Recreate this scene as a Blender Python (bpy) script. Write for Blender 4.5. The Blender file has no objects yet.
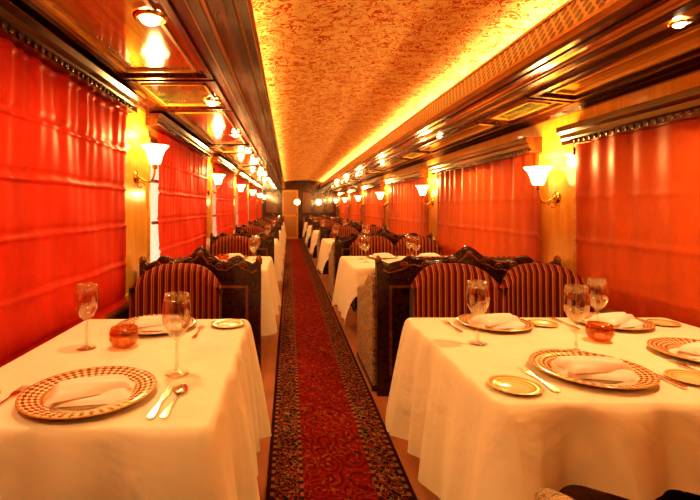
import bpy, math, random
from mathutils import Vector, Matrix
random.seed(4)
S=bpy.context.scene
pi=math.pi; sin=math.sin; cos=math.cos

# ------------------------------------------------------------------ builder
class B:
    def __init__(s): s.v=[];s.f=[];s.m=[];s.s=[]
    def add(s,vs,fs,mi=0,smooth=False):
        o=len(s.v); s.v+= [tuple(p) for p in vs]
        for f in fs: s.f.append([i+o for i in f]); s.m.append(mi); s.s.append(smooth)
    def box(s,x0,x1,y0,y1,z0,z1,mi=0):
        vs=[(x,y,z) for x in(x0,x1) for y in(y0,y1) for z in(z0,z1)]
        s.add(vs,[(0,1,3,2),(4,6,7,5),(0,4,5,1),(2,3,7,6),(0,2,6,4),(1,5,7,3)],mi)
    def lathe(s,prof,n=32,c=(0,0,0),mi=0,axis='z',flute=0,fn=8,smooth=True):
        vs=[];fs=[]
        for r,z in prof:
            for i in range(n):
                a=2*pi*i/n; rr=r*(1+flute*cos(a*fn))
                x,y,zz=rr*cos(a),rr*sin(a),z
                if axis=='x': p=(zz,x,y)
                elif axis=='y': p=(x,zz,y)
                else: p=(x,y,zz)
                vs.append((p[0]+c[0],p[1]+c[1],p[2]+c[2]))
        for j in range(len(prof)-1):
            for i in range(n):
                k=(i+1)%n
                fs.append((j*n+i,j*n+k,(j+1)*n+k,(j+1)*n+i))
        s.add(vs,fs,mi,smooth)
    def tube(s,path,r,n=10,mi=0,caps=True):
        P=[Vector(p) for p in path]; vs=[];fs=[]
        R=r if isinstance(r,(list,tuple)) else [r]*len(P)
        for i,p in enumerate(P):
            t=(P[min(i+1,len(P)-1)]-P[max(i-1,0)]).normalized()
            up=Vector((0,0,1)) if abs(t.z)<.95 else Vector((0,1,0))
            a=t.cross(up).normalized(); b=t.cross(a)
            for k in range(n):
                q=p+a*cos(2*pi*k/n)*R[i]+b*sin(2*pi*k/n)*R[i]; vs.append(q)
        for i in range(len(P)-1):
            for k in range(n):
                l=(k+1)%n; fs.append((i*n+k,i*n+l,(i+1)*n+l,(i+1)*n+k))
        if caps: fs+= [list(range(n)),list(range((len(P)-1)*n,len(P)*n))]
        s.add(vs,fs,mi,True)
    def prof_y(s,pts,y0,y1,mi=0):
        n=len(pts); vs=[(x,y0,z) for x,z in pts]+[(x,y1,z) for x,z in pts]
        fs=[(i,(i+1)%n,n+(i+1)%n,n+i) for i in range(n)]+[list(range(n)),list(range(n,2*n))]
        s.add(vs,fs,mi)
    def prof_z(s,pts,z0,z1,mi=0):
        n=len(pts); vs=[(x,y,z0) for x,y in pts]+[(x,y,z1) for x,y in pts]
        fs=[(i,(i+1)%n,n+(i+1)%n,n+i) for i in range(n)]+[list(range(n)),list(range(n,2*n))]
        s.add(vs,fs,mi)
    def grid(s,fn,nu,nv,mi=0,smooth=True):
        vs=[fn(i/nu,j/nv) for i in range(nu+1) for j in range(nv+1)]
        fs=[(i*(nv+1)+j,(i+1)*(nv+1)+j,(i+1)*(nv+1)+j+1,i*(nv+1)+j+1) for i in range(nu) for j in range(nv)]
        s.add(vs,fs,mi,smooth)
    def mesh(s,name,mats):
        me=bpy.data.meshes.new(name); me.from_pydata(s.v,[],s.f)
        for m in mats: me.materials.append(m)
        for i,p in enumerate(me.polygons): p.material_index=s.m[i]; p.use_smooth=s.s[i]
        import bmesh
        bm=bmesh.new(); bm.from_mesh(me); bmesh.ops.recalc_face_normals(bm,faces=bm.faces); bm.to_mesh(me); bm.free()
        me.update(); return me
def obj(name,me,loc=(0,0,0),rz=0,bev=0,parent=None):
    o=bpy.data.objects.new(name,me); S.collection.objects.link(o)
    o.location=loc; o.rotation_euler=(0,0,rz)
    if bev:
        b=o.modifiers.new('bevel','BEVEL'); b.width=bev; b.segments=2; b.limit_method='ANGLE'; b.angle_limit=.7
    if parent: o.parent=parent
    return o

# ------------------------------------------------------------------ materials
class M:
    def __init__(s,name):
        s.m=bpy.data.materials.new(name); s.m.use_nodes=True; s.t=s.m.node_tree; s.n=s.t.nodes; s.l=s.t.links
        s.b=s.n['Principled BSDF']; s.out=s.n['Material Output']
    def node(s,t,**k):
        n=s.n.new(t)
        for a,b in k.items(): setattr(n,a,b)
        return n
    def con(s,a,sock):
        if isinstance(a,(int,float)): sock.default_value=a
        elif isinstance(a,(tuple,list)):
            sock.default_value=tuple(a)+((1,) if len(a)==3 and len(sock.default_value)==4 else ())
        else: s.l.new(a,sock)
    def math(s,op,a,b=0,c=0):
        n=s.node('ShaderNodeMath',operation=op); s.con(a,n.inputs[0]); s.con(b,n.inputs[1]); s.con(c,n.inputs[2]); return n.outputs[0]
    def obj(s): return s.node('ShaderNodeTexCoord').outputs['Object']
    def sep(s,v):
        n=s.node('ShaderNodeSeparateXYZ'); s.l.new(v,n.inputs[0]); return n.outputs
    def mapping(s,v,scale=(1,1,1)):
        n=s.node('ShaderNodeMapping'); s.l.new(v,n.inputs[0]); n.inputs['Scale'].default_value=scale; return n.outputs[0]
    def noise(s,v,scale,detail=3,rough=.5,dist=0):
        n=s.node('ShaderNodeTexNoise'); s.l.new(v,n.inputs['Vector']); n.inputs['Scale'].default_value=scale
        n.inputs['Detail'].default_value=detail; n.inputs['Roughness'].default_value=rough; n.inputs['Distortion'].default_value=dist
        return n.outputs['Fac']
    def vor(s,v,scale,feature='F1'):
        n=s.node('ShaderNodeTexVoronoi',feature=feature); s.l.new(v,n.inputs['Vector']); n.inputs['Scale'].default_value=scale
        return n.outputs['Distance']
    def mix(s,f,a,b):
        n=s.node('ShaderNodeMix',data_type='RGBA'); s.con(f,n.inputs[0]); s.con(a,n.inputs[6]); s.con(b,n.inputs[7]); return n.outputs[2]
    def ramp(s,f,stops,interp='LINEAR'):
        n=s.node('ShaderNodeValToRGB'); s.con(f,n.inputs[0]); r=n.color_ramp; r.interpolation=interp
        while len(r.elements)<len(stops): r.elements.new(.5)
        for e,(p,c) in zip(r.elements,stops): e.position=p; e.color=tuple(c)+(1,)
        return n.outputs[0]
    def bump(s,h,st=.3,d=.01):
        n=s.node('ShaderNodeBump'); n.inputs['Strength'].default_value=st; n.inputs['Distance'].default_value=d
        s.l.new(h,n.inputs['Height']); s.l.new(n.outputs[0],s.b.inputs['Normal']); return n.outputs[0]
    def base(s,c=None,r=.5,metal=0,coat=0,sheen=0,em=None,es=0):
        if c is not None: s.con(c,s.b.inputs['Base Color'])
        s.con(r,s.b.inputs['Roughness']); s.con(metal,s.b.inputs['Metallic'])
        s.con(coat,s.b.inputs['Coat Weight']); s.con(sheen,s.b.inputs['Sheen Weight'])
        if em: s.con(em,s.b.inputs['Emission Color']); s.con(es,s.b.inputs['Emission Strength'])
        return s.m

def wood(name,c1,c2,rough,coat=.4,sc=(18,1.2,18)):
    m=M(name); v=m.mapping(m.obj(),sc); n=m.noise(v,1.6,4,.6,1.0)
    m.base(m.ramp(n,[(.3,c1),(.7,c2)]),rough,coat=coat); m.b.inputs['Coat Roughness'].default_value=.08; return m.m
MAHOG=wood('mahogany_dark',(.024,.004,.0015),(.085,.018,.004),.22,.5)
MAHOG2=wood('mahogany_mid',(.13,.033,.005),(.30,.09,.014),.22,.5)
AMBER=wood('amber_lacquer_wall',(.74,.32,.035),(.86,.44,.06),.16,.6,(10,10,1.0))
AMBERC=wood('amber_lacquer_soffit',(.30,.105,.012),(.52,.21,.028),.10,.9)
GOLDW=wood('gilded_moulding',(.58,.27,.04),(.80,.42,.08),.25)
m=M('brass'); BRASS=m.base((.80,.46,.10),.22,1)
m=M('silver_cutlery'); SILVER=m.base((.85,.72,.52),.18,1)

m=M('green_painted_panel'); v=m.obj()
GREEN=m.base(m.ramp(m.noise(v,9,4,.6,1.5),[(.35,(.02,.04,.015)),(.55,(.14,.15,.05)),(.7,(.50,.28,.07))]),.08,coat=.8)

# ceiling ornament: gold ground with curling orange-red arabesques
m=M('ceiling_gold_ornament'); v=m.obj()
a=m.noise(v,8,1.0,.5,1.8); w_=m.math('SINE',m.math('MULTIPLY',a,55))
a2=m.noise(v,14,1.0,.5,1.0)
f=m.math('ADD',m.math('MULTIPLY',w_,.20),a2)
col=m.ramp(f,[(.50,(1.0,.82,.38)),(.575,(1.0,.74,.28)),(.605,(.72,.20,.02)),(.78,(.58,.10,.010))])
CEIL=m.base(col,.75); m.b.inputs['Specular IOR Level'].default_value=.15

# lattice strip (perforated fretwork)
m=M('fretwork_lattice'); o=m.sep(m.obj())
yy=m.math('MULTIPLY',o[1],46); zz=m.math('MULTIPLY',o[2],46)
d1=m.math('SINE',m.math('ADD',yy,zz)); d2=m.math('SINE',m.math('SUBTRACT',yy,zz))
h=m.math('MULTIPLY',d1,d2); f=m.math('GREATER_THAN',m.math('ABSOLUTE',h),.30)
LATT=m.base(m.mix(f,(.74,.36,.08),(.05,.012,.003)),.35); m.bump(m.math('SUBTRACT',1,f),.5,.008)

# curtains
def curtain_mat(name,c,tr):
    m=M(name); v=m.obj()
    n=m.noise(m.mapping(v,(1,3,1)),3,4,.6,.6)
    wv=m.math('MULTIPLY',m.noise(m.mapping(v,(1,40,4)),8,2),.5)
    col=m.mix(m.math('ADD',m.math('MULTIPLY',n,.7),wv),[x*.5 for x in c],[min(1,x*1.2) for x in c])
    m.base(col,.45); m.b.inputs['Specular IOR Level'].default_value=.2; m.bump(m.noise(v,260,2),.15,.002)
    t=m.node('ShaderNodeBsdfTranslucent'); m.l.new(col,t.inputs[0])
    mx=m.node('ShaderNodeMixShader'); mx.inputs[0].default_value=tr
    m.l.new(m.b.outputs[0],mx.inputs[1]); m.l.new(t.outputs[0],mx.inputs[2]); m.l.new(mx.outputs[0],m.out.inputs[0]); return m.m
CURL=curtain_mat('red_roman_blind',(.72,.036,.006),.5)
CURR=curtain_mat('orange_red_curtain',(.64,.090,.012),.35)

# tablecloth
m=M('cream_tablecloth'); v=m.obj(); o=m.sep(v); n=m.noise(v,5,4,.6,.4)
def line(c,comp): return m.math('LESS_THAN',m.math('ABSOLUTE',m.math('SUBTRACT',comp,c)),.004)
cr=m.math('ADD',m.math('ADD',line(.98,o[0]),line(1.38,o[0])),line(-.62,o[0]))
CLOTH=m.base(m.mix(n,(.80,.67,.45),(.86,.75,.53)),.8)
m.b.inputs['Specular IOR Level'].default_value=.2
m.bump(m.math('ADD',m.math('ADD',m.noise(v,4,3,.55,.5),m.math('MULTIPLY',cr,.06)),m.math('MULTIPLY',m.noise(v,300,2),.01)),.6,.035)
m=M('napkin_linen'); v=m.obj(); NAP=m.base((.90,.70,.54),.8); m.bump(m.noise(v,60,3),.2,.003)

# stripes upholstery
m=M('striped_velvet'); o=m.sep(m.obj())
fr=m.math('FRACT',m.math('ADD',m.math('MULTIPLY',o[0],25),.5))
col=m.ramp(fr,[(0,(.10,.006,.003)),(.30,(.22,.013,.006)),(.34,(.46,.20,.045)),(.44,(.10,.008,.004)),(.56,(.36,.07,.018)),(.66,(.54,.26,.07)),(.74,(.12,.010,.005)),(1,(.10,.006,.003))],'LINEAR')
STRIPE=m.base(col,.7); m.b.inputs['Specular IOR Level'].default_value=.15
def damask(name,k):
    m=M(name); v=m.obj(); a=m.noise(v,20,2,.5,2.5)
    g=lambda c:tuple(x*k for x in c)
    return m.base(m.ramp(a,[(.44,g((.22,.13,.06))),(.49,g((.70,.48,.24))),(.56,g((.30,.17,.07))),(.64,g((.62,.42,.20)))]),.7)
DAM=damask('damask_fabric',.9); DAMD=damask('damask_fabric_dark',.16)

# carpet
m=M('persian_runner_pattern'); v=m.obj(); o=m.sep(v)
ax=m.math('ABSOLUTE',o[0])
mot=m.noise(v,22,2,.5,2.4); vo=m.vor(m.mapping(v,(1,.8,1)),9)
rings=m.math('SINE',m.math('MULTIPLY',vo,30))
field=m.mix(m.math('GREATER_THAN',rings,.35),(.24,.011,.004),(.12,.008,.004))
field=m.mix(m.math('GREATER_THAN',mot,.60),field,(.30,.09,.02))
bord=m.mix(m.math('GREATER_THAN',m.noise(v,27,2,.5,2.6),.54),(.016,.013,.010),(.32,.16,.055))
bord=m.mix(m.math('GREATER_THAN',m.math('SINE',m.math('MULTIPLY',m.vor(m.mapping(v,(1,.9,1)),7.5),34)),.55),bord,(.24,.018,.007))
thin=m.mix(m.math('GREATER_THAN',m.math('SINE',m.math('MULTIPLY',o[1],110)),0),(.33,.12,.04),(.04,.015,.01))
c=m.mix(m.math('GREATER_THAN',ax,.165),field,thin)
c=m.mix(m.math('GREATER_THAN',ax,.182),c,bord)
c=m.mix(m.math('GREATER_THAN',ax,.298),c,thin)
c=m.mix(m.math('GREATER_THAN',ax,.316),c,(.05,.010,.006))
CARPET=m.base(c,.95); m.b.inputs['Specular IOR Level'].default_value=.05; m.bump(m.noise(v,400,2),.4,.004)
m=M('floor_planks'); v=m.obj(); FLOOR=m.base(m.ramp(m.noise(m.mapping(v,(12,1,1)),1.5,4,.6,.5),[(.3,(.42,.14,.045)),(.7,(.58,.22,.075))]),.4)

# charger plate pattern
m=M('charger_plate_gilt'); o=m.sep(m.obj())
r=m.math('SQRT',m.math('ADD',m.math('MULTIPLY',o[0],o[0]),m.math('MULTIPLY',o[1],o[1])))
an=m.math('ARCTAN2',o[1],o[0]); rr=m.math('MULTIPLY',r,210)
s1=m.math('SINE',m.math('ADD',m.math('MULTIPLY',an,22),rr)); s2=m.math('SINE',m.math('SUBTRACT',m.math('MULTIPLY',an,22),rr))
ck=m.math('GREATER_THAN',m.math('MULTIPLY',s1,s2),.0)
rim=m.mix(ck,(.26,.085,.013),(.90,.70,.38))
c=m.mix(m.math('GREATER_THAN',r,.128),(.60,.38,.17),rim)
ringf=m.math('COMPARE',r,.126,.004)
c=m.mix(ringf,c,(.45,.20,.03))
c=m.mix(m.math('GREATER_THAN',r,.184),c,(.65,.34,.06))
CHARG=m.base(c,.12,0,coat=.8)
m=M('side_plate_gilt'); o=m.sep(m.obj())
r=m.math('SQRT',m.math('ADD',m.math('MULTIPLY',o[0],o[0]),m.math('MULTIPLY',o[1],o[1])))
c=m.mix(m.math('GREATER_THAN',m.math('SINE',m.math('MULTIPLY',r,420)),.1),(.85,.64,.26),(.60,.32,.06))
SIDEP=m.base(m.mix(m.math('LESS_THAN',r,.05),c,(.88,.68,.32)),.15,coat=.6)

def glassmat(name,tint,edge=(1,.94,.82),lo=.12,mid=.3):
    m=M(name); m.n.remove(m.b)
    t=m.node('ShaderNodeBsdfTransparent'); t.inputs[0].default_value=tint+(1,)
    g=m.node('ShaderNodeBsdfGlossy'); g.inputs['Roughness'].default_value=.03; g.inputs[0].default_value=edge+(1,)
    lw=m.node('ShaderNodeLayerWeight'); lw.inputs[0].default_value=.45
    f=m.ramp(lw.outputs['Facing'],[(0,(lo,)*3),(.6,(mid,)*3),(1,(1,)*3)])
    mx=m.node('ShaderNodeMixShader'); m.l.new(f,mx.inputs[0]); m.l.new(t.outputs[0],mx.inputs[1]); m.l.new(g.outputs[0],mx.inputs[2]); m.l.new(mx.outputs[0],m.out.inputs[0]); return m.m
GLASS=glassmat('clear_glass',(.95,.94,.92)); AGLASS=glassmat('amber_glass',(.86,.55,.30),(1,.7,.4)); WGLASS=glassmat('window_pane',(.95,.95,.95),lo=.04,mid=.1)
m=M('lamp_shade_glow'); SHADE=m.base((.9,.7,.4),.4,em=(1,.68,.24),es=12.0)
m=M('downlight_glow'); DOWN=m.base((.9,.7,.4),.4,em=(1,.76,.36),es=34)
m=M('cove_tube_glow'); COVE=m.base((.9,.7,.4),.4,em=(1,.64,.22),es=60)
m=M('cove_tube_glow_dim'); COVE2=m.base((.9,.7,.4),.4,em=(1,.64,.22),es=30)
m=M('candle_wax'); WAX=m.base((.9,.6,.35),.5,em=(1,.5,.15),es=.15)
DOOR=wood('door_veneer',(.42,.2,.05),(.6,.3,.08),.25)

# ------------------------------------------------------------------ dimensions
XL,XR=-1.07,1.93; Y0,Y1=-2.6,18.5; P=2.8; EYE=1.3
ZR=2.50
b=B(); b.box(XL-.1,XR+.1,Y0-.1,Y1+.1,-.08,0); obj('floor',b.mesh('floor',[FLOOR]))
b=B(); b.box(-.335,.335,-9.9,9.9,0,.012); obj('carpet_runner',b.mesh('carpet_runner',[CARPET]),(.232,8.2,.001),0,.004)

# walls
KW=range(-2,5)
openL=[(3.46+P*k,5.62+P*k) for k in KW]; openR=[(3.53+P*k,5.75+P*k) for k in KW]
def wall(name,xa,xb,opens,zb,zt,inx,sgn):
    b=B(); b.box(xa,xb,Y0-.1,Y1+.1,0,zb); b.box(xa,xb,Y0-.1,Y1+.1,zt,ZR)
    e=Y0-.1
    for y0,y1 in opens+[(Y1+.1,0)]:
        y0=max(y0,Y0)
        if y0>e: b.box(xa,xb,e,y0,zb,zt)
        e=y1
    def bx(d,y0,y1,z0,z1,mi):
        x0,x1=sorted((inx,inx+sgn*d)); b.box(x0,x1,y0,y1,z0,z1,mi)
    bx(.02,Y0,Y1,.0,.62,1); bx(.03,Y0,Y1,.60,.645,1)
    for (a0,a1),(b0,b1) in zip(opens[:-1],opens[1:]):
        pa,pb=a1+.05,b0-.03
        bx(.014,pa,pa+.035,.68,zt+.02,2); bx(.014,pb-.035,pb,.68,zt+.02,2)
        bx(.014,pa,pb,.68,.72,2); bx(.014,pa,pb,zt-.03,zt+.02,2)
    obj(name,b.mesh(name,[AMBER,MAHOG,GOLDW]))
ZTL,ZTR=1.86,1.68
wall('wall_left',XL-.1,XL,openL,.78,ZTL,XL,1)
wall('wall_right',XR,XR+.1,openR,.78,ZTR,XR,-1)
for i,(x,s) in enumerate(((XL,1),(XR,-1))):
    b=B(); b.prof_y([(x+s*.02,0),(x+s*.035,0),(x+s*.035,.09),(x+s*.022,.12),(x+s*.02,.12)],Y0,Y1)
    obj('baseboard_'+('left','right')[i],b.mesh('baseboard',[MAHOG]))

# windows, curtains, valances
n=0
for side,opens,zb,zt in (('L',openL,.78,ZTL),('R',openR,.78,ZTR)):
    for k,(y0,y1) in enumerate(opens):
        y0=max(y0,Y0+.02)
        n+=1; b=B(); xo=(XL-.07) if side=='L' else XR+.03
        t=.04
        b.box(xo,xo+t,y0,y0+.02,zb,zt); b.box(xo,xo+t,y1-.04,y1,zb,zt)
        b.box(xo,xo+t,y0+.02,y1-.04,zb,zb+.04); b.box(xo,xo+t,y0+.02,y1-.04,zt-.04,zt)
        b.box(xo,xo+t,(y0+y1)/2-.02,(y0+y1)/2+.02,zb+.04,zt-.04)
        for q in (.36,.68): b.box(xo+.005,xo+t-.005,y0+.25,y1-.04,zb+(zt-zb)*q-.012,zb+(zt-zb)*q+.012)
        b.box(xo+.018,xo+.022,y0+.02,y1-.04,zb+.04,zt-.04,1)
        obj('window_%d'%n,b.mesh('window',[MAHOG2,WGLASS]))
        b=B(); ph=random.random()*6
        if side=='L':
            c0,c1=y0+.13,y1+.06; zc0,zc1=.70,1.907; base=XL+.032
            def fn(u,v,c0=c0,c1=c1,ph=ph):
                y=c0+(c1-c0)*u; z=zc0+(zc1-zc0)*v
                p=(.006*sin(y*58+ph+sin(y*11))+.006*sin(y*27+ph*2))*(.18+.82*v**3)
                q=(v*5.1)%1.0
                rid=.012*math.exp(-(q/.06)**2)+.004*math.exp(-((1-q)/.03)**2)-.007*math.exp(-((q-.14)/.05)**2)
                sw=.010*(1-q)*abs(sin(u*pi*3.5))
                sag=.008*sin(u*9+v*3+ph)+.006*sin(u*23+v*11)
                return (base+p+rid+sag*.8,y+.003*sin(z*9),z-sw*.8*(v<.98))
            b.grid(fn,150,110)
            obj('roman_blind',b.mesh('roman_blind',[CURL]))
        else:
            c0,c1=y0-.12,y1+.02; zc0,zc1=.70,1.712; base=XR-.03
            def fn(u,v,c0=c0,c1=c1,ph=ph):
                y=c0+(c1-c0)*u; z=zc0+(zc1-zc0)*v
                p=(.008*sin(y*34+ph+.9*sin(y*7))+.006*sin(y*17+ph*2+v*1.5))*(.35+.65*v)
                rid=-.007*math.exp(-((v-.12)/.018)**2)-.008*math.exp(-((v-.38)/.014)**2)-.004*math.exp(-((v-.66)/.014)**2)
                return (base+p+rid,y,z)
            b.grid(fn,170,70)
            obj('pleated_curtain',b.mesh('pleated_curtain',[CURR]))
        b=B(); x=XL if side=='L' else XR; s=1 if side=='L' else -1
        za,zb2=(1.91,2.0) if side=='L' else (1.715,1.835)
        b.prof_y([(x,za),(x+s*.085,za),(x+s*.085,za+.03),(x+s*.095,za+.04),(x+s*.095,za+.07),(x+s*.12,za+.085),(x+s*.12,zb2),(x,zb2)],y0-.10,y1+.10)
        for q in range(int((y1-y0+.1)/.05)):
            yy=y0-.07+q*.05; b.lathe([(0,-.004),(.014,0),(.010,.006),(0,.008)] ,8,(x+s*.086,yy,za+.016),0,'x')
        obj('window_valance',b.mesh('window_valance',[MAHOG]))

# end walls
b=B(); b.box(XL-.1,XR+.1,Y1,Y1+.1,0,ZR)
for x0,x1 in ((.50,.95),(1.0,1.45),(1.5,1.88),(-1.0,-.42)):
    b.box(x0,x1,Y1-.025,Y1,.1,.95,1); b.box(x0,x1,Y1-.025,Y1,1.02,1.95,1)
    b.box(x0+.06,x1-.06,Y1-.035,Y1,.16,.89,2); b.box(x0+.06,x1-.06,Y1-.035,Y1,1.08,1.89,2)
obj('wall_far',b.mesh('wall_far',[MAHOG,MAHOG,MAHOG2]))
b=B(); b.box(XL-.1,XR+.1,Y0-.1,Y0,0,ZR); obj('wall_near',b.mesh('wall_near',[MAHOG2]))
b=B(); b.box(-.28,.38,Y1-.05,Y1-.002,0.002,2.0,0); b.box(-.20,.30,Y1-.06,Y1-.05,.1,.9,1); b.box(-.20,.30,Y1-.06,Y1-.05,1.0,1.9,1)
b.lathe([(0,0),(.03,.0),(.03,.03),(0,.03)],12,(.33,Y1-.09,1.0),2,'y')
obj('door_1',b.mesh('door_1',[GOLDW,DOOR,BRASS]))
for x in (.33,1.22):
    b=B(); b.lathe([(0,-.07),(.06,-.06),(.11,-.03),(.12,0)],24,(0,0,0),0,'y'); b.lathe([(.12,-.02),(.15,-.02),(.15,0),(.12,0)],24,(0,0,0),1,'y')
    obj('round_wall_lamp',b.mesh('round_wall_lamp',[SHADE,BRASS]),(x,Y1-(.037 if x>1 else .062),1.5))

# ceiling ---------------------------------------------------------------
CX=.55
b=B()
b.box(XL-.1,XR+.1,Y0-.1,Y1+.1,ZR,ZR+.05,1)
def arch(u,v):
    x=-.36+1.82*u; return (x,Y0+(Y1-Y0)*v,2.325+.07*(1-((x-CX)/.91)**2))
b.grid(arch,24,8,0)
obj('ceiling',b.mesh('ceiling',[CEIL,MAHOG]))
def mir(x,side): return x if side<0 else 2*CX-x
for side in (-1,1):
    b=B(); X=XL if side<0 else XR; zo=2.05 if side<0 else 1.985
    b.prof_y([(mir(-.15,side),2.05),(X,zo),(X,zo+.03),(mir(-.15,side),2.08)],Y0,Y1,0)
    xa,xb=sorted((mir(-.40,side),mir(-.37,side)))
    b.box(xa,xb,Y0,Y1,2.06,2.49,1)
    obj('soffit_'+('left' if side<0 else 'right'),b.mesh('soffit',[AMBERC,GOLDW]))
    b=B()
    def st(x0,x1,z0,z1,mi): 
        a,c=sorted((mir(x0,side),mir(x1,side))); b.box(a,c,Y0,Y1,z0,z1,mi)
    st(-.185,-.15,2.028,2.05,0); st(-.20,-.185,2.036,2.05,2); st(-.235,-.20,2.022,2.05,0); st(-.25,-.235,2.034,2.05,1)
    st(-.30,-.25,2.040,2.05,1); st(-.315,-.30,2.026,2.05,2); st(-.36,-.315,2.018,2.05,0); st(-.372,-.36,2.032,2.05,2); st(-.42,-.372,2.038,2.05,0)
    obj('trim_%d'%(1 if side<0 else 2),b.mesh('cornice',[MAHOG,MAHOG2,GOLDW]))
    b=B()
    b.prof_y([(mir(-.165,side),2.085),(mir(-.150,side),2.085),(mir(-.205,side),2.25),(mir(-.22,side),2.25)],Y0,Y1,0)
    b.prof_y([(mir(-.175,side),2.08),(mir(-.142,side),2.08),(mir(-.148,side),2.10),(mir(-.175,side),2.10)],Y0,Y1,2)
    b.prof_y([(mir(-.225,side),2.245),(mir(-.195,side),2.245),(mir(-.198,side),2.262),(mir(-.225,side),2.262)],Y0,Y1,2)
    obj('trim_%d'%(3 if side<0 else 4),b.mesh('fretwork',[LATT,MAHOG,GOLDW]))
    b=B(); b.tube([(mir(-.285,side),Y0+.05,2.225),(mir(-.285,side),Y1-.05,2.225)],.014,8)
    b.box(min(mir(-.30,side),mir(-.27,side)),max(mir(-.30,side),mir(-.27,side)),Y0+.05,Y1-.05,2.082,2.21,1)
    obj('cove_light_tube',b.mesh('cove_light_tube',[COVE if side>0 else COVE2,BRASS]))
    b=B(); s=-side
    b.prof_y([(X,zo-.004),(X+s*.10,zo-.004),(X+s*.10,zo-.015),(X+s*.07,zo-.03),(X+s*.05,zo-.03),(X+s*.03,zo-.048),(X,zo-.048)],Y0,Y1,0)
    obj('trim_%d'%(5 if side<0 else 6),b.mesh('wall_cornice',[MAHOG]))
    def zs(x):
        xa,za=mir(-.15,side),2.05
        return za+(zo-za)*(x-xa)/(X-xa)
    def slab(b,x0,x1,y0,y1,t,mi):
        xa,xb=sorted((x0,x1))
        b.prof_y([(xa,zs(xa)),(xb,zs(xb)),(xb,zs(xb)-t),(xa,zs(xa)-t)],y0,y1,mi)
    xi=mir(-.43,side); xo=X+s*.10
    b=B()
    pc=3.0 if side<0 else 3.3
    for k in range(-1,6):
        yc=pc+P*k
        for (ya,yb) in ((yc-.36,yc+.36),(yc+.46,yc+P-.46)):
            if yb>Y1: continue
            slab(b,xi,xo,ya-.03,ya,.022,0); slab(b,xi,xo,yb,yb+.03,.022,0)
            slab(b,xi,xi-s*.03,ya,yb,.022,0); slab(b,xo+s*.03,xo,ya,yb,.022,0)
            g=.075
            xi2=xi-s*g; xo2=xo+s*g
            slab(b,xi2,xo2,ya+g,ya+g+.015,.014,3); slab(b,xi2,xo2,yb-g-.015,yb-g,.014,3)
            slab(b,xi2,xi2-s*.015,ya+g,yb-g,.014,3); slab(b,xo2+s*.015,xo2,ya+g,yb-g,.014,3)
            if ya<yc:
                slab(b,xi2-s*.015,xo2+s*.015,ya+g+.015,yb-g-.015,.006,2)
    obj('trim_%d'%(7 if side<0 else 8),b.mesh('soffit_frames',[MAHOG,MAHOG2,GREEN,GOLDW]))
    dl=B(); dl.lathe([(0,-.034),(.02,-.031),(.036,-.020),(.042,-.004)],20,mi=0); dl.lathe([(.042,-.002),(.044,-.014),(.062,-.012),(.066,0)],24,mi=1)
    dme=dl.mesh('recessed_and_added_downlight',[DOWN,BRASS])
    xd=-.54 if side<0 else 1.52
    for k in range(-1,12):
        if side>0 and k%2: continue  # right-hand row is made up, added for its light; kept sparse and small
        y=1.75+1.4*k
        if y>17.5: continue
        o=obj('recessed_and_added_downlight',dme,(xd,y,zs(xd)-.008))
        if side>0: o.scale=(.55,.55,.55)
        L=bpy.data.lights.new('downlight_and_added_beam','SPOT'); L.energy=31 if side<0 else 62; L.color=(1,.70,.33); L.spot_size=2.5; L.spot_blend=.7; L.shadow_soft_size=.04
        lo=bpy.data.objects.new('downlight_and_added_beam',L); S.collection.objects.link(lo); lo.parent=o; lo.location=(0,0,-.06)

# ------------------------------------------------------------------ sconces
b=B()
b.lathe([(0,.022),(.02,.02),(.035,.012),(.045,.004),(.045,0)],24,(0,0,-.13),0,'x')
b.lathe([(0,.03),(.012,.028),(.016,.02)],16,(0,0,-.13),0,'x')
path=[]
for i in range(25):
    t=i/24
    path.append((.02+.115*t+.03*sin(t*pi),0,-.13-.055*sin(t*pi)*(1-t*.3)+.075*t**2))
b.tube(path,[.008]*25,8,0)
path=[(.03+.03*cos(a)*(1-a/9),0,-.19+.03*sin(a)*(1-a/9)) for a in [i*.35 for i in range(18)]]
b.tube(path,.005,6,0)
b.lathe([(0,-.085),(.012,-.075),(.022,-.06),(.012,-.052),(.03,-.045),(.034,-.035)],16,(.135,0,0),0)
b.lathe([(.030,-.045),(.042,-.02),(.052,.02),(.066,.055),(.090,.082),(.093,.088),(.088,.084),(.062,.055),(.048,.02),(.038,-.02),(.0,-.04)],48,(.135,0,0),1,flute=.05,fn=10)
sc=b.mesh('wall_sconce',[BRASS,SHADE])
for k in range(-1,6):
    for x,y,z,r in ((XL+.001,3.14+P*k,1.64,0),(XR-.001,3.24+P*k,1.50,pi)):
        if y>18: continue
        o=obj('wall_sconce',sc,(x,y,z),r)
        L=bpy.data.lights.new('sconce_bulb','POINT'); L.energy=28; L.color=(1,.57,.18); L.shadow_soft_size=.05
        lo=bpy.data.objects.new('sconce_bulb',L); S.collection.objects.link(lo); lo.parent=o; lo.location=(.135,0,.13)

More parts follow.
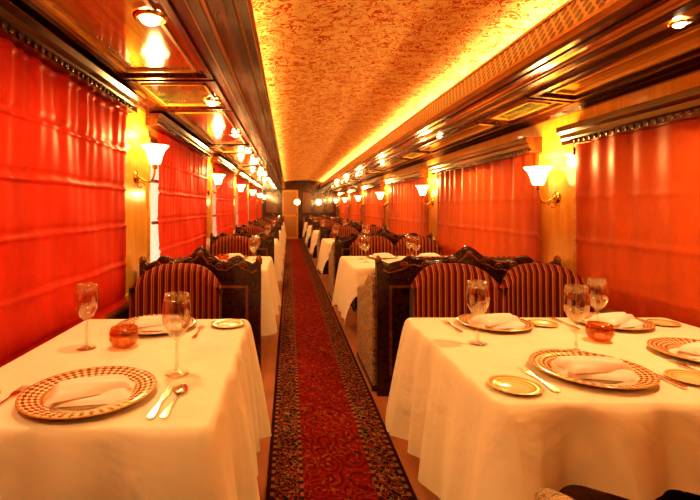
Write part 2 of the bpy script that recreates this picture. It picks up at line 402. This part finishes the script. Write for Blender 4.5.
# ------------------------------------------------------------------ chair
b=B(); W=.28
def backshell(b):
    nu=84; cols=[]
    for i in range(nu+1):
        x=-W+2*W*i/nu; q=abs(x/W)
        top=.935-.13*q**3.4; yb=-.30+.11*q**2.2
        fl=.009*abs(sin((x*25+.5)*pi))
        sec=[]
        for z in (.40,.5,.6,.7,.8,top-.05): sec.append((x,yb+.075+fl-.02*(z-.4),z))
        for a in (20,55,90,125,160):
            aa=math.radians(a); sec.append((x,yb+.035+.035*cos(aa)-.01,top-.05+.05*sin(aa)))
        for z in (top-.06,.75,.6,.4,.13): sec.append((x,yb-.012*(z<.7),z))
        cols.append(sec)
    m_=len(cols[0]); vs=[p for c in cols for p in c]; 
    ff=[];fb=[]
    for i in range(nu):
        for j in range(m_-1):
            f=(i*m_+j,(i+1)*m_+j,(i+1)*m_+j+1,i*m_+j+1)
            (ff if j<9 else fb).append(f)
    o=len(b.v); b.add(vs,ff,0,True)
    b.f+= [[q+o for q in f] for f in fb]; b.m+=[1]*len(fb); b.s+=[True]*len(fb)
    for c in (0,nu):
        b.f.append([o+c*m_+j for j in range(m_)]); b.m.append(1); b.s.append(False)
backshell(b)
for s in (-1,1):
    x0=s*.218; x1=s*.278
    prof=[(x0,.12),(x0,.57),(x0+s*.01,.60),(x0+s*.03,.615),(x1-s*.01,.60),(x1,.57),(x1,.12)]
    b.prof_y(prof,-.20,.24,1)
b.box(-.215,.215,-.20,.26,.12,.40,1)
def seat(u,v):
    x=-.214+.428*u; y=-.22+.49*v
    e=min(1,min(u,1-u,v,1-v)*9); return (x,y,.40+.075*e**.5+.01*sin(u*pi)*sin(v*pi))
b.grid(seat,16,16,0)
for x in (-.23,.23):
    for y in (-.18,.20): b.lathe([(.014,0),(.02,.03),(.026,.12)],12,(x,y,0),2)
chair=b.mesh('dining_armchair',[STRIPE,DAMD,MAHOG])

# ------------------------------------------------------------------ partition
def partition(W,name,wing):
    b=B(); N=120
    def h(u):
        g=lambda c,w,a:a*math.exp(-((u-c)/w)**2)
        return .885+g(.5,.13,.09)+g(.5,.035,.035)+g(.20,.07,.055)+g(.80,.07,.055)+.008*abs(sin(u*pi*14))+g(.02,.03,.02)+g(.98,.03,.02)
    T=.03
    vs=[];fs=[]
    for i in range(N+1):
        u=i/N; x=W*u; z=h(u)
        vs+= [(x,-T,.0),(x,-T,z),(x,T,z),(x,T,0)]
    for i in range(N):
        o=i*4; 
        for j in range(3): fs.append((o+j,o+4+j,o+5+j,o+1+j))
    fs+=[(0,1,2,3),(4*N,4*N+1,4*N+2,4*N+3)]
    b.add(vs,fs,0)
    b.tube([(W*i/N,0,h(i/N)) for i in range(N+1)],.016,8,0)
    for sy in (-1,1):
        y=sy*T
        b.tube([(W*i/N,y,h(i/N)-.045) for i in range(4,N-3)],.007,6,1)
        for c,dr in ((.42,-1),(.58,1),(.15,-1),(.26,1),(.74,-1),(.85,1),(.34,1),(.66,-1)):
            zc=h(c)-.028; path=[]
            for i in range(22):
                a=i*.5; r=.030*(1-i/24)
                path.append((W*c+dr*r*cos(a),y+sy*.004,zc+r*sin(a)))
            b.tube(path,.006,6,1)
        b.lathe([(.026,0),(.02,sy*.012),(.008,sy*.008),(0,sy*.016)],12,(W*.5,y,h(.5)-.035),1,'y')
        ya,yb=sorted((y,y+sy*.012)); yc,yd=sorted((y,y+sy*.022))
        b.box(0,W,ya,yb,.80,.825,0); b.box(0,W,yc,yd,0,.10,0); b.box(0,.05,ya,yb,.1,.8,0); b.box(W-.05,W,ya,yb,.1,.8,0)
        n=3 if W>1 else 2
        for i in range(n):
            x0=.07+(W-.14)*i/n+.015; x1=.07+(W-.14)*(i+1)/n-.015
            for (p0,p1,q0,q1) in ((x0,x1,.14,.16),(x0,x1,.74,.76),(x0,x0+.02,.16,.74),(x1-.02,x1,.16,.74)): b.box(p0,p1,ya,yb,q0,q1,1)
            b.box(x0+.05,x1-.05,ya,yb,.20,.70,0)
    for x in (0,W):
        b.lathe([(.0,.90),(.02,.91),(.026,.93),(.018,.95),(0,.965)],12,(x+(.015 if x==0 else -.015),0,0),1)
    if wing:
        pts=[(T,.04),(T,.80),(.10,.80),(.22,.77),(.34,.70),(.46,.64),(.66,.61),(.74,.58),(.74,.04)]
        n=len(pts); x0,x1=-.018,.05
        vs=[(x0,y,z) for y,z in pts]+[(x1,y,z) for y,z in pts]
        b.add(vs,[(i,(i+1)%n,n+(i+1)%n,n+i) for i in range(n)]+[list(range(n)),list(range(n,2*n))],2)
        b.tube([(.016,y,z+.004) for y,z in pts[1:-1]],.037,10,2)
        b.box(-.022,.054,T,.74,0,.05,0)
    return b.mesh(name,[MAHOG,MAHOG2,DAM])
pR=partition(1.28,'carved_partition_wide',True); pL=partition(.84,'carved_partition_narrow',False)
for k in range(-1,6):
    obj('carved_seat_partition',pR,(.606,3.14+P*k,.001))
    obj('carved_seat_partition',pL,(-1.035,3.14+P*k,.001))

# ------------------------------------------------------------------ tables
def cloth(x0,x1,y0,y1,dr,seed,aisle):
    rnd=random.Random(seed); R=.025; z0=.752
    per=[]
    def side(a,bp,nrm,n):
        for i in range(n): 
            t=i/n; per.append((a[0]+(bp[0]-a[0])*t,a[1]+(bp[1]-a[1])*t,nrm[0],nrm[1]))
    def corner(cx,cy,a0):
        for i in range(10):
            a=a0+pi/2*i/10; per.append((cx+R*cos(a),cy+R*sin(a),cos(a),sin(a)))
    nx=int((x1-x0)/.009); ny=int((y1-y0)/.009)
    side((x0+R,y0),(x1-R,y0),(0,-1),nx); corner(x1-R,y0+R,-pi/2)
    side((x1,y0+R),(x1,y1-R),(1,0),ny); corner(x1-R,y1-R,0)
    side((x1-R,y1),(x0+R,y1),(0,1),nx); corner(x0+R,y1-R,pi/2)
    side((x0,y1-R),(x0,y0+R),(-1,0),ny); corner(x0+R,y0+R,pi)
    N=len(per); b=B(); cx,cy=(x0+x1)/2,(y0+y1)/2; vs=[]
    rings=[.3,.6,.9,.985]
    K=30; ph=[rnd.random()*6 for _ in range(4)]
    for s in rings:
        for (x,y,a,c) in per: vs.append((cx+(x-cx)*s,cy+(y-cy)*s,z0))
    for k in range(K+1):
        t=(k/K)**1.4
        for i,(x,y,a,c) in enumerate(per):
            dl=dr['xr'] if a>0 else dr['xl']; dc=dr['yb'] if c>0 else dr['yf']
            d=dl*a*a+dc*c*c
            xc=x0 if x<cx else x1; yc=y0 if y<cy else y1
            dist=math.hypot(x-xc,y-yc)
            wall=(xc==x1 and aisle<0) or (xc==x0 and aisle>0)
            w=0 if wall else math.exp(-(dist/.09)**1.5)
            isw=(a>.5 and aisle<0) or (a<-.5 and aisle>0)
            d*=1+.10*w+.03*sin(i*.03+ph[2])
            fl=(.05*t**.7+.055*w*t)*(0 if isw else 1)
            s=i*.009
            w1=sin(s*26+ph[0]+1.8*sin(s*4+ph[1])); w1=w1*abs(w1)**.3
            fold=(.030*w1+.018*sin(s*11+ph[1]))*t**.7*(0 if isw else 1)*(1-.6*w)
            if wall: fold*=min(1,dist/.15); 
            off=fl+fold
            o2=(.012 if not isw else .004)*(1-math.exp(-t*d/.010))
            vs.append((x+a*(off+o2),y+c*(off+o2),z0-d*t))
    fs=[]
    tot=len(rings)+K+1
    for j in range(tot-1):
        for i in range(N):
            k=(i+1)%N; fs.append((j*N+i,j*N+k,(j+1)*N+k,(j+1)*N+i))
    fs.append(list(range(N)))
    b.add(vs,fs,0,True)
    return b.mesh('tablecloth',[CLOTH])
clR=cloth(.585,1.86,1.26,2.23,dict(xl=.50,xr=.10,yf=.215,yb=.30),3,-1)
clL=cloth(-.985,-.205,1.12,2.20,dict(xl=.10,xr=.50,yf=.50,yb=.30),8,1)
def table(x0,x1,y0,y1):
    b=B(); b.box(x0+.01,x1-.01,y0+.01,y1-.01,.705,.748)
    b.box(x0+.08,x1-.08,y0+.08,y1-.08,.64,.705)
    xm,ym=(x0+x1)/2,(y0+y1)/2
    for x in ((x0+.25,x1-.25) if x1-x0>1 else (xm,)):
        b.lathe([(.05,.64),(.07,.6),(.045,.54),(.06,.4),(.075,.25),(.05,.15),(.08,.09)],20,(x,ym,0),0)
        b.box(x-.05,x+.05,y0+.14,y1-.14,.03,.10); 
        for y in (y0+.16,y1-.16): b.box(x-.06,x+.06,y-.05,y+.05,0,.035)
    return b.mesh('dining_table',[MAHOG])
tbR=table(.585,1.86,1.26,2.23); tbL=table(-.985,-.205,1.12,2.20)
for k in range(0,6):
    obj('dining_table',tbR,(0,P*k,.001),0,.004); obj('dining_table',tbL,(0,P*k,.001),0,.004)
    obj('tablecloth',clR,(0,P*k,0)); obj('tablecloth',clL,(0,P*k,0))
    for cx in (1.04,1.602):
        obj('dining_armchair',chair,(cx,2.64+P*k,0.001),pi)
        obj('dining_armchair',chair,(cx,.80+P*k if k else .76,0.001),0)
    obj('dining_armchair',chair,(-.70,2.64+P*k,0.001),pi)
    obj('dining_armchair',chair,(-.70,.76+P*k,0.001),0)

# ------------------------------------------------------------------ tableware
ZT=.7535
b=B(); b.lathe([(0,.003),(.07,.003),(.105,.004),(.118,.010),(.15,.016),(.187,.022),(.19,.020),(.186,.017),(.15,.010),(.118,.004),(.11,.0),(0,.0)],72)
charger=b.mesh('charger_plate',[CHARG])
b=B(); b.lathe([(0,.003),(.05,.003),(.060,.007),(.088,.013),(.090,.011),(.062,.002),(.05,0),(0,0)],48); sidep=b.mesh('side_plate',[SIDEP])
b=B(); b.lathe([(0,.002),(.036,.001),(.038,.003),(.014,.006),(.006,.014),(.0045,.05),(.0045,.095),(.008,.108),(.026,.125),(.041,.155),(.046,.185),(.042,.222),(.037,.250),(.0355,.250),(.040,.222),(.044,.185),(.039,.156),(.024,.127),(0,.113)],40)
glass=b.mesh('wine_glass',[GLASS])
b=B(); b.lathe([(0,0),(.03,0),(.045,.012),(.056,.035),(.055,.06),(.048,.078),(.045,.078),(.051,.06),(.052,.035),(.042,.016),(0,.008)],32,mi=0)
b.lathe([(0,.03),(.02,.03),(.02,.009)],16,mi=1); votive=b.mesh('votive_bowl',[AGLASS,WAX])
def napkin_mesh():
    b=B()
    def lobe(w,d,z,h,rot,ox,oy,taper,k):
        def fn(u,v,top=1):
            x=(u-.5)*w; y=(v-.5)*d*(1-taper*u)
            e=min(1,min(u,1-u)*10)**.5*min(1,min(v,1-v)*10)**.5
            puff=.55+.45*(sin(v*pi)**.8)*(.55+.45*sin(u*pi))
            zz=z+(top*h*e*puff+.004*sin(v*12+u*5+k)*e) if top>0 else z
            return (x*cos(rot)-y*sin(rot)+ox,x*sin(rot)+y*cos(rot)+oy,zz)
        b.grid(fn,30,24); b.grid(lambda u,v:fn(u,v,0),30,24)
    lobe(.23,.15,.003,.022,0,0,0,.10,0)
    lobe(.21,.12,.020,.028,.24,.0,-.004,.45,2)
    return b.mesh('folded_napkin',[NAP])
napk=napkin_mesh()
def solid(b,pts,z0,z1): b.prof_z(pts,z0,z1)
def sym(half): return [(x,y) for x,y in half]+[(-x,y) for x,y in reversed(half)]
b=B(); solid(b,sym([(.004,-.11),(.009,-.105),(.0095,-.07),(.005,-.03),(.0045,.0),(.006,.005)]),.001,.006)
solid(b,[(.006,.005),(.010,.03),(.011,.07),(.008,.10),(-.004,.118),(-.007,.10),(-.007,.02),(-.006,.005)],.002,.0045); knife=b.mesh('table_knife',[SILVER])
b=B(); solid(b,sym([(.004,-.105),(.010,-.10),(.009,-.075),(.004,-.03),(.0035,.015),(.009,.03),(.0125,.042),(.0125,.055)]),.001,.0045)
for i in range(4):
    x=-.011+i*.0073; solid(b,[(x-.0015,.054),(x+.0017,.054),(x+.0012,.098),(x-.0008,.098)],.0015,.004)
fork=b.mesh('table_fork',[SILVER])
b=B(); solid(b,sym([(.004,-.105),(.010,-.10),(.009,-.075),(.004,-.03),(.0035,.03),(.006,.045)]),.001,.0045)
def bowl(u,v):
    a=2*pi*u; r=v; taper=1-.2*sin(a)
    return (.020*r*cos(a)*taper,.068+.032*r*sin(a),.002+.007*r*r)
b.grid(bowl,32,8); b.grid(lambda u,v:(bowl(u,v)[0],bowl(u,v)[1],bowl(u,v)[2]+.0012),32,8); spoon=b.mesh('table_spoon',[SILVER])
def put(name,me,x,y,rz=0,z=ZT,sc=1):
    o=obj(name,me,(x,y,z),rz); o.scale=(sc,)*3; return o
def setting(x,y,rz,sc=1):
    put('charger_plate',charger,x,y,rz,sc=sc)
    put('folded_napkin',napk,x+.01,y-.005,rz,ZT+.002)
# right front table
setting(.991,1.482,-.25,.94); setting(.948,2.08,.1,.86); setting(1.504,2.10,.2,.85); setting(1.529,1.65,.2,.90)
put('side_plate',sidep,.682,1.36,sc=.86); put('side_plate',sidep,1.178,2.09,sc=.72); put('side_plate',sidep,1.745,2.10,sc=.72); put('side_plate',sidep,1.272,1.42,sc=.78)
put('votive_bowl',votive,1.27,1.84,sc=.9)
put('wine_glass',glass,.755,1.80); put('wine_glass',glass,1.085,1.70,sc=1.0); put('wine_glass',glass,1.33,1.94,sc=.95)
put('table_fork',fork,.789,1.43,.03); put('table_knife',knife,1.187,1.46,.05); put('table_fork',fork,1.352,1.50,.0)
put('table_fork',fork,.745,2.06,.05); put('table_knife',knife,1.29,2.11,0)
# left front table
setting(-.576,1.303,.15,.98); setting(-.60,2.045,0,.93)
put('side_plate',sidep,-.282,2.08,sc=.9); put('side_plate',sidep,-.895,1.27,sc=.78)
put('votive_bowl',votive,-.645,1.76)
put('wine_glass',glass,-.368,1.475,sc=1.05); put('wine_glass',glass,-.783,1.74)
put('table_knife',knife,-.358,1.265,-.0); put('table_spoon',spoon,-.322,1.265,-.03); put('table_fork',fork,-.797,1.27,0)
put('table_fork',fork,-.395,1.97,.0)
for k in range(1,6):
    for x in (1.0,1.5):
        for y,r in ((1.48,0),(2.03,pi)):
            put('charger_plate',charger,x,y+P*k,r,sc=.9); put('folded_napkin',napk,x,y+P*k,r,ZT+.002)
            put('wine_glass',glass,x-.24,y+P*k+(.18 if r==0 else -.12))
    put('votive_bowl',votive,1.25,1.78+P*k)
    for y,r in ((1.34,0),(1.98,pi)):
        put('charger_plate',charger,-.6,y+P*k,r,sc=.9); put('folded_napkin',napk,-.6,y+P*k,r,ZT+.002)
        put('wine_glass',glass,-.34,y+P*k+(.18 if r==0 else -.12))
    put('votive_bowl',votive,-.65,1.66+P*k)

# ------------------------------------------------------------------ world, camera
w=bpy.data.worlds.new('daylight'); S.world=w; w.use_nodes=True
bg=w.node_tree.nodes['Background']; bg.inputs[0].default_value=(1,.84,.55,1); bg.inputs[1].default_value=1.8
cam=bpy.data.cameras.new('camera'); co=bpy.data.objects.new('camera',cam); S.collection.objects.link(co)
cam.sensor_width=36; cam.lens=450/700*36; cam.shift_x=61/700; cam.shift_y=-43/700; cam.clip_start=.02
co.location=(0,0,EYE); co.rotation_euler=(pi/2,0,0); S.camera=co
S.view_settings.view_transform='Standard'
try: S.view_settings.look='Medium High Contrast'
except Exception as e:
    print(e)
S.view_settings.exposure=-.15
